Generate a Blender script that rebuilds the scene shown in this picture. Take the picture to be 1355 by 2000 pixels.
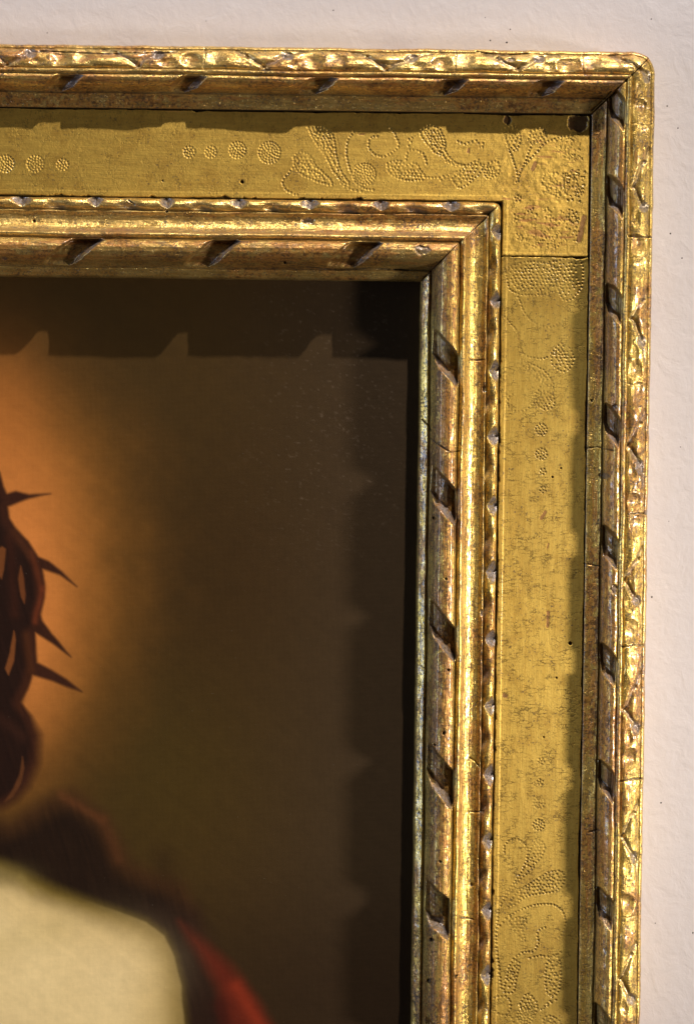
import bpy, math
import numpy as np

for o in list(bpy.data.objects):
    bpy.data.objects.remove(o)
scn = bpy.context.scene
K = 0.00025                      # metres per photo pixel
TH = math.radians(0.68)          # roll of the photograph
CT, ST = math.cos(TH), math.sin(TH)
DIST, HREF = 6000.0, 80.0        # camera distance / reference height above the picture plane (in px units)
CX, CY = 822.0, 548.0            # opening corner in the photograph


PITCH = math.radians(2.6)        # the camera looks very slightly down
# camera basis in frame coordinates (a right, b down, h towards the room)
_f = np.array([0.0, math.sin(PITCH), -math.cos(PITCH)])            # view direction
_d0 = np.array([0.0, math.cos(PITCH), math.sin(PITCH)])            # image down before the roll
_r0 = np.array([1.0, 0.0, 0.0])
CR = CT * _r0 + (-ST) * _d0      # image right
CD = ST * _r0 + CT * _d0         # image down
# centre of the view on the reference plane, placed so that the opening corner lands on (CX, CY)
_dx, _dy = CX - 677.5, CY - 1000.0


def _solve_cam():
    ray = _f * DIST + CR * _dx + CD * _dy
    t = DIST / math.cos(PITCH)      # camera height above the reference plane
    H = HREF + DIST * math.cos(PITCH)
    lam = (HREF - H) / ray[2]
    hit = ray * lam
    return np.array([-hit[0], -hit[1], H])


CAM = _solve_cam()


def p2f(x, y, h=HREF):
    """photo pixel -> frame coordinates (a right, b down) from the opening corner, for a point at height h"""
    dx = np.asarray(x, float) - 677.5; dy = np.asarray(y, float) - 1000.0
    ray = [_f[i] * DIST + CR[i] * dx + CD[i] * dy for i in range(3)]
    lam = (h - CAM[2]) / ray[2]
    return CAM[0] + ray[0] * lam, CAM[1] + ray[1] * lam


def f2p(a, b, h):
    v = [a - CAM[0], b - CAM[1], h - CAM[2] + 0 * a]
    dep = sum(v[i] * _f[i] for i in range(3))
    return (sum(v[i] * CR[i] for i in range(3)) / dep * DIST + 677.5,
            sum(v[i] * CD[i] for i in range(3)) / dep * DIST + 1000.0)


# ------------------------------------------------------------------ camera, world, lamps, exposure
cam_d = bpy.data.cameras.new("camera"); cam = bpy.data.objects.new("camera", cam_d)
scn.collection.objects.link(cam); scn.camera = cam
from mathutils import Matrix, Vector
_w = lambda v: Vector((v[0], -v[2], -v[1]))        # frame axes -> world axes
_m = Matrix((_w(CR), -_w(CD), -_w(_f))).transposed().to_4x4()
_m.translation = _w(CAM) * K
cam.matrix_world = _m
cam_d.sensor_fit = 'VERTICAL'; cam_d.sensor_height = 24.0
cam_d.lens = 24.0 * (DIST * K) / (2000 * K)
cam_d.clip_start = 0.05; cam_d.clip_end = 60

w = bpy.data.worlds.new("World"); scn.world = w; w.use_nodes = True
wn = w.node_tree.nodes; wl = w.node_tree.links
bg = wn["Background"]; bg.inputs[0].default_value = (0.60, 0.50, 0.40, 1); bg.inputs[1].default_value = 0.07


def aim(o, tgt):
    from mathutils import Vector
    d = Vector(tgt) - o.location
    o.rotation_euler = d.to_track_quat('-Z', 'Y').to_euler()


def spot(name, loc, power, color, radius, size=50, tgt=(-0.05, 0, -0.15), blend=0.9):
    d = bpy.data.lights.new(name, 'SPOT'); d.energy = power; d.color = color
    d.shadow_soft_size = radius; d.spot_size = math.radians(size); d.spot_blend = blend
    o = bpy.data.objects.new(name, d); scn.collection.objects.link(o); o.location = loc
    aim(o, tgt); return o


def area(name, loc, power, color, sx, sy):
    d = bpy.data.lights.new(name, 'AREA'); d.energy = power; d.color = color
    d.shape = 'RECTANGLE'; d.size = sx; d.size_y = sy
    o = bpy.data.objects.new(name, d); scn.collection.objects.link(o); o.location = loc
    aim(o, (0, 0, -0.1)); return o


spot("ceiling_spotlight", (0.70, -1.10, 2.10), 350, (1.0, 0.945, 0.885), 0.024)
spot("side_spotlight", (2.00, -1.15, -0.30), 158, (1.0, 0.94, 0.87), 0.135, 13.6, (0.02, 0, -0.215), 0.75)
spot("side_wall_lamp", (2.05, -1.18, -0.34), 88, (1.0, 0.93, 0.87), 0.12)
area("window_light", (-1.6, -0.42, -0.05), 12.0, (0.52, 0.68, 1.0), 0.22, 1.0)
area("ceiling_glow", (0.3, -1.6, 1.9), 1.6, (0.92, 0.90, 1.0), 1.4, 0.5)

vs = scn.view_settings
vs.view_transform = 'Standard'; vs.look = 'None'; vs.exposure = 0.0; vs.gamma = 1.0
scn.render.engine = 'CYCLES'

# ------------------------------------------------------------------ numeric helpers
RNG = np.random.RandomState(7)
LAT = RNG.rand(512, 512)


def vnoise(x, y):
    xi = np.floor(x).astype(int); yi = np.floor(y).astype(int)
    fx = x - xi; fy = y - yi
    fx = fx * fx * (3 - 2 * fx); fy = fy * fy * (3 - 2 * fy)
    a = LAT[xi % 512, yi % 512]; b = LAT[(xi + 1) % 512, yi % 512]
    c = LAT[xi % 512, (yi + 1) % 512]; d = LAT[(xi + 1) % 512, (yi + 1) % 512]
    return (a * (1 - fx) + b * fx) * (1 - fy) + (c * (1 - fx) + d * fx) * fy


def fbm(x, y, sx, sy=None, octv=3, seed=0):
    sy = sx if sy is None else sy
    r = 0; amp = 1; tot = 0
    for i in range(octv):
        r = r + amp * vnoise(x / sx * 2 ** i + 17.3 * seed + 5.1 * i, y / sy * 2 ** i + 9.7 * seed + 3.3 * i)
        tot += amp; amp *= 0.5
    return r / tot * 2 - 1            # -1..1


def sm(e0, e1, x):
    t = np.clip((x - e0) / (e1 - e0), 0, 1)
    return t * t * (3 - 2 * t)


def segdist(px, py, x0, y0, x1, y1):
    dx, dy = x1 - x0, y1 - y0
    t = np.clip(((px - x0) * dx + (py - y0) * dy) / (dx * dx + dy * dy + 1e-9), 0, 1)
    return np.hypot(px - x0 - t * dx, py - y0 - t * dy)


def polysdf(px, py, pts):
    d = np.full(px.shape, 1e9); inside = np.zeros(px.shape, bool)
    n = len(pts)
    for i in range(n):
        x0, y0 = pts[i]; x1, y1 = pts[(i + 1) % n]
        d = np.minimum(d, segdist(px, py, x0, y0, x1, y1))
        c = ((y0 > py) != (y1 > py))
        if y0 != y1:
            inside ^= c & (px < (x1 - x0) * (py - y0) / (y1 - y0) + x0)
    return np.where(inside, -d, d)


def link(o, parent=None):
    scn.collection.objects.link(o)
    if parent: o.parent = parent


def grid_obj(name, A, B, H, mat, parent=None, keep=None, attrs=None, color=None, flip=False):
    """A,B,H arrays [n,m] in px units -> mesh object"""
    n, m = A.shape
    co = np.stack([A * K, -H * K, -B * K], -1).reshape(-1, 3).astype(np.float32)
    idx = np.arange(n * m).reshape(n, m)
    q = np.stack([idx[:-1, :-1], idx[1:, :-1], idx[1:, 1:], idx[:-1, 1:]], -1).reshape(-1, 4)
    if flip: q = q[:, ::-1]
    if keep is not None: q = q[keep.reshape(-1)]
    used = np.unique(q); remap = np.full(n * m, -1); remap[used] = np.arange(len(used))
    q = remap[q].astype(np.int32); co = co[used]
    me = bpy.data.meshes.new(name)
    me.vertices.add(len(co)); me.vertices.foreach_set('co', co.ravel())
    me.loops.add(q.size); me.loops.foreach_set('vertex_index', q.ravel())
    me.polygons.add(len(q)); me.polygons.foreach_set('loop_start', np.arange(0, q.size, 4, dtype=np.int32))
    me.polygons.foreach_set('loop_total', np.full(len(q), 4, np.int32))
    me.polygons.foreach_set('use_smooth', np.ones(len(q), bool))
    me.update(calc_edges=True)
    for k, v in (attrs or {}).items():
        at = me.attributes.new(k, 'FLOAT', 'POINT')
        at.data.foreach_set('value', v.reshape(-1)[used].astype(np.float32))
    if color is not None:
        at = me.attributes.new('paint', 'FLOAT_COLOR', 'POINT')
        c = np.concatenate([color, np.ones(color.shape[:2] + (1,))], -1).reshape(-1, 4)[used]
        at.data.foreach_set('color', c.astype(np.float32).ravel())
    me.materials.append(mat)
    o = bpy.data.objects.new(name, me); link(o, parent)
    return o


# ------------------------------------------------------------------ materials
class NT:
    def __init__(s, name):
        s.m = bpy.data.materials.new(name); s.m.use_nodes = True
        s.t = s.m.node_tree; s.b = s.t.nodes['Principled BSDF']
        s.tc = s.t.nodes.new('ShaderNodeTexCoord').outputs['Object']

    def new(s, t, **kw):
        n = s.t.nodes.new(t)
        for k, v in kw.items(): setattr(n, k, v)
        return n

    def put(s, sock, v):
        if hasattr(v, 'is_linked') or isinstance(v, bpy.types.NodeSocket): s.t.links.new(v, sock)
        else: sock.default_value = v

    def math(s, op, a, b=0.0, clamp=False):
        n = s.new('ShaderNodeMath', operation=op, use_clamp=clamp)
        s.put(n.inputs[0], a); s.put(n.inputs[1], b); return n.outputs[0]

    def map(s, scale, loc=(0, 0, 0)):
        n = s.new('ShaderNodeMapping'); s.put(n.inputs['Vector'], s.tc)
        n.inputs['Scale'].default_value = scale; n.inputs['Location'].default_value = loc
        return n.outputs[0]

    def noise(s, scale, detail=4, rough=0.55, loc=(0, 0, 0), dist=0.0):
        if not isinstance(scale, tuple): scale = (scale,) * 3
        n = s.new('ShaderNodeTexNoise'); s.put(n.inputs['Vector'], s.map(scale, loc))
        n.inputs['Scale'].default_value = 1; n.inputs['Detail'].default_value = detail
        n.inputs['Roughness'].default_value = rough; n.inputs['Distortion'].default_value = dist
        return n.outputs[0]

    def ramp(s, v, a, b, lo=0.0, hi=1.0):
        n = s.new('ShaderNodeMapRange', interpolation_type='SMOOTHSTEP')
        s.put(n.inputs[0], v); s.put(n.inputs[1], a); s.put(n.inputs[2], b); s.put(n.inputs[3], lo); s.put(n.inputs[4], hi)
        return n.outputs[0]

    def mix(s, f, a, b):
        n = s.new('ShaderNodeMix', data_type='RGBA')
        s.put(n.inputs[0], f)
        for k, v in ((6, a), (7, b)):
            if isinstance(v, tuple): n.inputs[k].default_value = v + (1,)
            else: s.put(n.inputs[k], v)
        return n.outputs[2]

    def mixf(s, f, a, b):
        n = s.new('ShaderNodeMix', data_type='FLOAT')
        s.put(n.inputs[0], f); s.put(n.inputs[2], a); s.put(n.inputs[3], b); return n.outputs[0]

    def attr(s, name):
        n = s.new('ShaderNodeAttribute', attribute_name=name); return n

    def bump(s, h, strength, dist, normal=None):
        n = s.new('ShaderNodeBump'); s.put(n.inputs['Height'], h)
        n.inputs['Strength'].default_value = strength; n.inputs['Distance'].default_value = dist
        if normal: s.put(n.inputs['Normal'], normal)
        return n.outputs[0]


def gold(name, g1, g2, axis, wear=0.5, spk=0.5, crackle=0.5, rough=(0.24, 0.44), metal=0.80, redcol=(0.42, 0.175, 0.04), mott=0.75, aniso=0.0, grain=0.45):
    """axis 'x': grain runs horizontally (top rail); 'z': vertically (right stile)"""
    n = NT(name)
    al, ac = 60, 700          # along / across the grain frequencies (1/m)
    st = (al, 300, ac) if axis == 'x' else (ac, 300, al)
    streak = n.noise(st, 5, 0.6)
    blot = n.noise(70, 5, 0.6)
    fine = n.noise(2200, 3, 0.6)
    col = n.mix(n.ramp(streak, 0.3, 0.7), g1, g2)
    dark_g = tuple(c * f for c, f in zip(g2, (0.70, 0.60, 0.5)))
    col = n.mix(n.ramp(blot, 0.48, 0.68, 0, mott), col, dark_g)
    # leaf overlaps: faint lap lines every ~80 mm
    um = n.math('MULTIPLY', n.attr('umber').outputs['Fac'], n.ramp(n.noise(300, 5, 0.7, (8, 1, 3)), 0.36, 0.52), clamp=True)
    um2 = n.ramp(n.noise(480, 5, 0.7, (1, 8, 3)), 0.48, 0.60)
    col = n.mix(um, col, n.mix(um2, (0.50, 0.235, 0.05), (0.16, 0.07, 0.02)))
    leafv = n.attr('leafy').outputs['Fac']
    col = n.mix(n.math('MULTIPLY', leafv, 0.30), col, (0.38, 0.23, 0.05))
    # worn red-brown bole
    red = n.attr('red').outputs['Fac']
    rn = n.noise((st[0] * 1.6, 500, st[2] * 0.7), 5, 0.65, (3.1, 0, 1.7))
    rm = n.ramp(n.math('ADD', rn, n.math('MULTIPLY', red, 0.30)), 0.70 - 0.16 * wear, 0.80 - 0.10 * wear)
    col = n.mix(n.math('MULTIPLY', rm, 0.85), col, redcol)
    tone = n.noise(1100, 4, 0.7, (2, 2, 5))
    col = n.mix(n.ramp(tone, 0.42, 0.70, 0, grain), col, dark_g)
    # grime speckles
    sp = n.noise(760, 5, 0.75, (1, 2, 3))
    dm = n.ramp(n.math('ADD', sp, n.math('MULTIPLY', blot, 0.25)), 0.735 - 0.13 * spk, 0.79 - 0.12 * spk)
    dirt_shade = n.attr('dirt_shade').outputs['Fac']
    dmask = n.math('MAXIMUM', n.math('MULTIPLY', dm, 0.8), n.math('MULTIPLY', dirt_shade, n.ramp(fine, 0.2, 0.6, 0.65, 1.0)), clamp=True)
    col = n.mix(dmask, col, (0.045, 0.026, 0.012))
    glint = n.ramp(n.noise(1500, 2, 0.5, (11, 4, 2)), 0.735, 0.77)  # sparkle of white dust, put into the colour as pale specks
    # lilac-grey in the scoops: cool reflection off worn gesso, put into the colour
    grey = n.attr('grey').outputs['Fac']
    gm = n.math('MULTIPLY', grey, n.ramp(n.noise(500, 4, 0.6, (7, 7, 7)), 0.30, 0.55, 0.35, 1.0), clamp=True)
    col = n.mix(gm, col, n.mix(n.ramp(n.noise(800, 3, 0.6, (3, 3, 1)), 0.35, 0.65), (0.15, 0.12, 0.105), (0.33, 0.275, 0.25)))
    if not aniso: col = n.mix(n.math('MULTIPLY', glint, 0.8), col, (0.85, 0.82, 0.78))
    # craquelure, mostly across the grain
    wob = n.new('ShaderNodeVectorMath', operation='ADD')
    nn = n.new('ShaderNodeTexNoise'); n.put(nn.inputs['Vector'], n.map((900,) * 3)); nn.inputs['Scale'].default_value = 1
    sc = n.new('ShaderNodeVectorMath', operation='SCALE'); n.put(sc.inputs[0], nn.outputs['Color']); sc.inputs['Scale'].default_value = 0.9
    n.put(wob.inputs[0], n.map((560, 300, 190) if axis == 'x' else (190, 300, 560))); n.put(wob.inputs[1], sc.outputs[0])
    v = n.new('ShaderNodeTexVoronoi', feature='DISTANCE_TO_EDGE'); n.put(v.inputs['Vector'], wob.outputs[0]); v.inputs['Scale'].default_value = 1
    vis = n.ramp(n.noise(170, 5, 0.7, (4, 9, 2)), 0.42, 0.66)
    cr = n.math('MULTIPLY', n.ramp(v.outputs['Distance'], 0.02, 0.11, 1.0, 0.0), n.math('MULTIPLY', vis, crackle))
    col = n.mix(n.math('MULTIPLY', cr, 0.75), col, (0.06, 0.035, 0.012))
    n.put(n.b.inputs['Base Color'], col)
    nonmet = n.math('MAXIMUM', n.math('MULTIPLY', rm, 0.55), n.math('MULTIPLY', dmask, 0.95), clamp=True)
    nonmet = n.math('MAXIMUM', nonmet, n.math('MULTIPLY', gm, 0.45), clamp=True)
    nonmet = n.math('MAXIMUM', nonmet, n.math('MULTIPLY', um, 0.5), clamp=True)
    n.put(n.b.inputs['Metallic'], n.math('MULTIPLY', n.math('SUBTRACT', 1.0, nonmet), metal))
    r = n.mixf(n.ramp(n.noise((st[0] * 2, 400, st[2]), 4, 0.6, (5, 5, 5)), 0.3, 0.7), rough[0], rough[1])
    r = n.mixf(dmask, r, 0.55)
    r = n.mixf(gm, r, 0.30)
    n.put(n.b.inputs['Roughness'], r)
    n.b.inputs['Coat Weight'].default_value = 0.15 if aniso else 0.40; n.b.inputs['Coat Roughness'].default_value = 0.13
    if aniso:
        n.b.inputs['Anisotropic'].default_value = aniso
        tv = n.new('ShaderNodeCombineXYZ'); tv.inputs[2 if axis == 'x' else 0].default_value = 1.0
        n.put(n.b.inputs['Tangent'], tv.outputs[0])
    # relief
    h1 = n.math('ADD', n.math('MULTIPLY', fine, 0.35), n.math('MULTIPLY', n.noise(650, 4, 0.6, (2, 5, 8)), 0.8))
    pits = n.ramp(n.noise(1300, 2, 0.5, (9, 3, 6)), 0.62, 0.72)
    h1 = n.math('SUBTRACT', h1, n.math('MULTIPLY', pits, 0.7 * spk + 0.1))
    h1 = n.math('SUBTRACT', h1, n.math('MULTIPLY', cr, 0.45))
    h1 = n.math('SUBTRACT', h1, n.math('MULTIPLY', rm, 0.25))
    h1 = n.math('ADD', h1, n.math('MULTIPLY', n.noise((st[0] * 2, 500, st[2] * 2.2), 3, 0.5, (6, 6, 1)), 0.6))
    bm = n.bump(h1, 0.6, 0.00026 if aniso else 0.00038)
    n.put(n.b.inputs['Normal'], bm)
    return n.m


MOULD_T = gold('worn_gilding_top', (0.86, 0.60, 0.19), (0.70, 0.43, 0.11), 'x', 0.60, 0.6, 0.25)
MOULD_R = gold('worn_gilding_side', (0.88, 0.62, 0.17), (0.72, 0.46, 0.09), 'z', 0.50, 0.7, 0.85)
FRZ_T = gold('burnished_frieze_top', (0.77, 0.505, 0.10), (0.65, 0.41, 0.08), 'x', 0.02, 0.10, 0.55, (0.57, 0.65), 0.82, mott=0.45, aniso=0.80, grain=0.25)
FRZ_R = gold('burnished_frieze_side', (0.68, 0.455, 0.095), (0.57, 0.365, 0.07), 'z', 0.03, 0.12, 0.9, (0.56, 0.64), 0.84, mott=0.4, aniso=0.70, grain=0.28)

# plaster wall
n = NT('wall_paint')
col = n.mix(n.ramp(n.noise(9, 4, 0.6), 0.3, 0.7), (0.565, 0.512, 0.505), (0.59, 0.537, 0.53))
n.put(n.b.inputs['Base Color'], col); n.b.inputs['Roughness'].default_value = 0.55
hh = n.math('ADD', n.math('MULTIPLY', n.noise(95, 4, 0.55, (0, 0, 0), 0.6), 1.0), n.math('MULTIPLY', n.noise(330, 3, 0.6), 0.35))
n.put(n.b.inputs['Normal'], n.bump(hh, 0.42, 0.0010))
WALL = n.m

n = NT('dark_speck'); n.b.inputs['Base Color'].default_value = (0.04, 0.03, 0.03, 1); n.b.inputs['Roughness'].default_value = 0.8
SPECK = n.m
n = NT('raw_wood')
n.put(n.b.inputs['Base Color'], n.mix(n.noise((40, 300, 500), 4, 0.6), (0.10, 0.05, 0.02), (0.20, 0.11, 0.05)))
n.b.inputs['Roughness'].default_value = 0.8
WOOD = n.m

# oil paint on canvas
n = NT('oil_on_canvas')
pc = n.attr('paint').outputs['Color']
mott = n.noise(160, 5, 0.6)
pc2 = n.new('ShaderNodeHueSaturation'); n.put(pc2.inputs['Color'], pc); n.put(pc2.inputs['Value'], n.ramp(mott, 0.25, 0.75, 0.95, 1.05))
warp = n.noise((220, 10, 2600), 2, 0.5, (0, 0, 4)); weft = n.noise((2600, 10, 220), 2, 0.5, (4, 0, 0))
wv = []
for ax in ('X', 'Z'):
    wt = n.new('ShaderNodeTexWave', wave_type='BANDS', bands_direction=ax, wave_profile='SIN')
    n.put(wt.inputs['Vector'], n.tc); wt.inputs['Scale'].default_value = 520; wt.inputs['Distortion'].default_value = 1.2
    wt.inputs['Detail'].default_value = 1; wt.inputs['Detail Scale'].default_value = 0.4
    wv.append(wt.outputs['Fac'])
weave = n.math('ADD', n.math('ADD', n.math('MULTIPLY', wv[0], 0.4), n.math('MULTIPLY', wv[1], 0.4)), n.math('MULTIPLY', n.math('ADD', warp, weft), 0.55))
dust = n.ramp(n.noise(1500, 2, 0.5, (3, 1, 2)), 0.745, 0.80)
colr = n.mix(n.math('MULTIPLY', n.ramp(weave, 0.55, 1.35), 0.24), pc2.outputs[0], n.mix(0.35, pc2.outputs[0], (0.02, 0.014, 0.008)))
colr = n.mix(n.math('MULTIPLY', dust, 0.35), colr, (0.30, 0.22, 0.14))
n.put(n.b.inputs['Base Color'], colr)
n.b.inputs['Roughness'].default_value = 0.42
n.b.inputs['Specular IOR Level'].default_value = 0.22
hh = n.math('ADD', n.math('MULTIPLY', weave, 0.5), n.math('MULTIPLY', n.noise(420, 5, 0.65, (1, 1, 9)), 0.5))
hh = n.math('ADD', hh, n.math('MULTIPLY', dust, 0.9))
n.put(n.b.inputs['Normal'], n.bump(hh, 0.5, 0.0002))
PAINT = n.m

# ------------------------------------------------------------------ wall
WALLH = -18.0
aa = np.linspace(-5000, 5000, 41); bb = np.linspace(-5000, 5000, 41)
Aw, Bw = np.meshgrid(aa, bb, indexing='ij')
wall = grid_obj('wall', Aw, Bw, np.full(Aw.shape, WALLH), WALL)
wall['kind'] = 'structure'; wall['label'] = 'pale pinkish grey plastered wall behind the gilded frame'

import bmesh
bm = bmesh.new()
spk_pts = [(651, 20, 1.6), (403, 41, 1.2), (93, 64, 1.4), (957, 79, 1.8), (989, 83, 2.2), (996, 57, 1.5), (947, 34, 1.2),
           (1271, 37, 1.6), (1302, 207, 1.8), (1323, 250, 1.7), (1308, 456, 2.0), (1331, 504, 1.8), (1328, 873, 1.3),
           (1272, 1166, 2.2), (1305, 1018, 1.1), (1290, 1568, 2.0), (1279, 1803, 1.4), (1352, 1822, 2.0)]
from mathutils import Matrix
for i, (x, y, r) in enumerate(spk_pts):
    a, b = p2f(x, y, WALLH)
    res = bmesh.ops.create_icosphere(bm, subdivisions=1, radius=r * K * 0.75)
    for v in res['verts']:
        j = 1 + 0.5 * RNG.rand()
        v.co.x = v.co.x * j + a * K; v.co.z = v.co.z * (1 + 0.4 * RNG.rand()) - b * K
        v.co.y = v.co.y * 0.35 - WALLH * K
me = bpy.data.meshes.new('speck'); bm.to_mesh(me); bm.free(); me.materials.append(SPECK)
so = bpy.data.objects.new('speck', me); link(so, wall); so['kind'] = 'stuff'

# ------------------------------------------------------------------ painting
def srgb(c):
    c = np.asarray(c, float) / 255.0
    return np.where(c <= 0.04045, c / 12.92, ((c + 0.055) / 1.055) ** 2.4)


av = np.concatenate([np.arange(-1600, -860, 14.0), np.arange(-860, 12, 2.5)])
bv = np.concatenate([np.arange(-12, 1490, 2.5), np.arange(1490, 2100, 14.0)])
Ap, Bp = np.meshgrid(av, bv, indexing='ij')
# photo coordinates of every canvas point
X, Y = f2p(Ap, Bp, 0.0)
nx = fbm(X, Y, 60, octv=4, seed=1); ny = fbm(X, Y, 60, octv=4, seed=2)
Xw = X + nx * 5; Yw = Y + ny * 5


def over(base, c, m, lin=False):
    c = c if lin else srgb(c)
    return base * (1 - m[..., None]) + c * m[..., None]


P = np.zeros(X.shape + (3,)) + srgb((70, 51, 20))
P = over(P, (64, 50, 33), sm(330, 800, X))
P = over(P, (72, 56, 18), np.exp(-((X - 330) / 170) ** 2 - ((Y - 1500) / 190) ** 2) * 0.7)
P = over(P, (52, 32, 10), np.exp(-((X - 420) / 190) ** 2 - ((Y - 1120) / 260) ** 2) * 0.45)
P = over(P, (46, 30, 16), sm(0, 1, (Y - 1640) / 300) * sm(250, 420, X) * 0.6)
# warm glow around the head (an ellipse with a soft rim)
ex = (X + 150) / (430 + 35 * nx); ey = (Y - 1095) / (510 + 30 * ny)
rr = np.sqrt(ex ** 2 + ey ** 2)
topf = 0.35 + 0.65 * sm(640, 980, Y)
P = over(P, (138, 90, 32), (1 - sm(0.40, 1.30, rr)) * (0.4 + 0.6 * sm(560, 900, Y)))
P = over(P, (192, 120, 57), (1 - sm(0.22, 0.98, rr)) * 0.95 * topf)
P = over(P, (222, 136, 66), np.exp(-((X - 30) / 95) ** 2 - ((Y - 1180) / 240) ** 2) * 0.75)
P = over(P, (188, 112, 50), np.exp(-((X + 10) / 90) ** 2 - ((Y - 830) / 150) ** 2) * 0.4)
# dark hair mass at the nape
hair2 = [(-900, 1560), (-20, 1585), (20, 1598), (60, 1572), (100, 1548), (140, 1538), (175, 1556), (215, 1590), (240, 1640),
         (262, 1680), (300, 1700), (365, 1725), (395, 1800), (420, 1870), (380, 2100), (-900, 2100)]
d = polysdf(Xw, Yw, hair2)
P = over(P, (70, 44, 20), 1 - sm(-26, 18, d))
P = over(P, (38, 23, 12), 1 - sm(-60, -8, d))
# lock curls
P = over(P, (104, 60, 30), np.exp(-(segdist(Xw, Yw, 120, 1552, 200, 1600) / 9) ** 2) * 0.5)
P = over(P, (96, 56, 28), np.exp(-(segdist(Xw, Yw, 200, 1600, 232, 1680) / 12) ** 2) * 0.45)
P = over(P, (44, 26, 12), np.exp(-(segdist(Xw, Yw, 318, 1680, 340, 1770) / 26) ** 2) * 0.35)
crown = [(-900, 850), (-30, 880), (0, 922), (8, 950), (15, 964), (32, 959), (58, 966), (100, 965), (58, 974), (36, 982), (17, 990),
         (20, 1012), (32, 1032), (56, 1056), (76, 1088), (96, 1096), (122, 1117), (150, 1145), (117, 1123), (84, 1112),
         (88, 1140), (87, 1168), (81, 1200), (84, 1212), (102, 1237), (126, 1267), (139, 1283), (120, 1270), (94, 1251), (70, 1236),
         (71, 1270), (73, 1295), (100, 1309), (131, 1327), (161, 1351), (130, 1341), (100, 1329), (64, 1319),
         (56, 1345), (42, 1372), (62, 1398), (78, 1436), (75, 1490), (57, 1535), (34, 1560), (12, 1574), (-60, 1600), (-900, 1600)]
d = polysdf(X + nx * 1.6, Y + ny * 1.6, crown)
softc = 3.5 + 9 * sm(1370, 1450, Y)
P = over(P, (60, 31, 18), 1 - np.clip((d + softc) / (2 * softc), 0, 1) ** 1.5)
P = over(P, (36, 19, 12), (1 - sm(-26, -9, d)) * 0.9)
# twisted branches: reddish ridges and orange gaps
for seg, wd, c, st in [((62, 1080, 82, 1150), 7, (96, 46, 22), .7), ((82, 1150, 70, 1215), 6, (112, 52, 26), .7), ((30, 1040, 60, 1085), 8, (78, 42, 22), .6),
                       ((52, 1240, 60, 1310), 9, (80, 42, 18), .6), ((20, 1050, 30, 1200), 10, (64, 30, 16), .5), ((60, 1310, 40, 1380), 7, (70, 36, 16), .5),
                       ((0, 1400, 45, 1440), 12, (62, 34, 22), .6)]:
    P = over(P, c, np.exp(-(segdist(X + nx * 3, Y + ny * 3, *seg) / wd) ** 2) * st)
for lens, c in [([(41, 1105), (47, 1130), (50, 1160), (48, 1178), (42, 1165), (37, 1130)], (104, 58, 28)),
                ([(5, 1068), (12, 1072), (8, 1110), (3, 1130), (-8, 1110), (-6, 1075)], (112, 64, 30)),
                ([(28, 1232), (31, 1250), (27, 1290), (17, 1318), (11, 1306), (20, 1275)], (118, 68, 32)),
                ([(45, 1478), (48, 1500), (42, 1530), (26, 1556), (10, 1566), (28, 1540), (40, 1512)], (92, 54, 28))]:
    d = polysdf(X + nx * 1.5, Y + ny * 1.5, lens)
    P = over(P, c, 1 - sm(-1.5, 3.0, d))
# red cloak
cloak = [(350, 1800), (378, 1822), (412, 1846), (450, 1880), (486, 1926), (515, 1970), (545, 2020), (600, 2150), (420, 2150), (436, 2000), (418, 1925), (382, 1862)]
d = polysdf(Xw, Yw, cloak)
P = over(P, (44, 26, 18), (1 - sm(-10, 60, polysdf(Xw, Yw, [(300, 1790), (370, 1800), (470, 2150), (340, 2150)]))) * 0.9)
P = over(P, (100, 36, 20), 1 - sm(-24, 16, d))
P = over(P, (142, 50, 26), np.exp(-(segdist(Xw, Yw, 462, 1925, 520, 2020) / 15) ** 2) * 0.7)
P = over(P, (66, 22, 14), np.exp(-(segdist(Xw, Yw, 430, 1960, 470, 2100) / 16) ** 2) * 0.7)
# bare shoulder
sh = [(-900, 1640), (-20, 1676), (40, 1698), (90, 1726), (150, 1750), (220, 1776), (285, 1800), (322, 1828), (343, 1870), (356, 1925), (362, 2000), (366, 2200), (-900, 2200)]
d = polysdf(X + nx * 3, Y + ny * 3, sh)
P = over(P, (120, 100, 42), 1 - sm(-22, 18, d))
P = over(P, (224, 198, 138), 1 - sm(-62, -4, d))
P = over(P, (246, 222, 164), (1 - sm(-130, -45, d)) * 0.75 * (0.8 + 0.3 * fbm(X, Y, 120, octv=3, seed=5)))
P = over(P, (150, 130, 70), np.exp(-(segdist(Xw, Yw, 40, 1715, 62, 1745) / 7) ** 2) * 0.5)
P = over(P, (128, 112, 66), np.exp(-((X + 10) / 60) ** 2 - ((Y - 1712) / 22) ** 2) * 0.7)
P = over(P, (196, 174, 112), np.exp(-(segdist(Xw, Yw, -40, 1850, 110, 1815) / 34) ** 2) * 0.30)
P = over(P, (186, 160, 98), (1 - sm(-4, 2, d)) * sm(-150, -20, d) * 0.45 * sm(120, 330, X))
P = over(P, (238, 214, 160), np.exp(-((X - 230) / 90) ** 2 - ((Y - 1890) / 70) ** 2) * 0.4)
brush = fbm(X * 0.8 + Y * 0.6, Y * 0.8 - X * 0.6, 90, 9, 4, seed=12)
brush2 = fbm(X * 0.3 + Y * 0.95, Y * 0.3 - X * 0.95, 70, 6, 4, seed=13)
dk = np.exp(-P.mean(-1) / 0.05)
prof = np.clip(dk, 0, 1) * np.maximum(1 - sm(-12, 4, polysdf(X, Y, crown)), 1 - sm(-30, 10, polysdf(X, Y, hair2)))
P = P * (1 + 0.05 * fbm(X, Y, 18, octv=4, seed=11) + 0.05 * brush + 0.35 * prof * brush2)[..., None]
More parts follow.
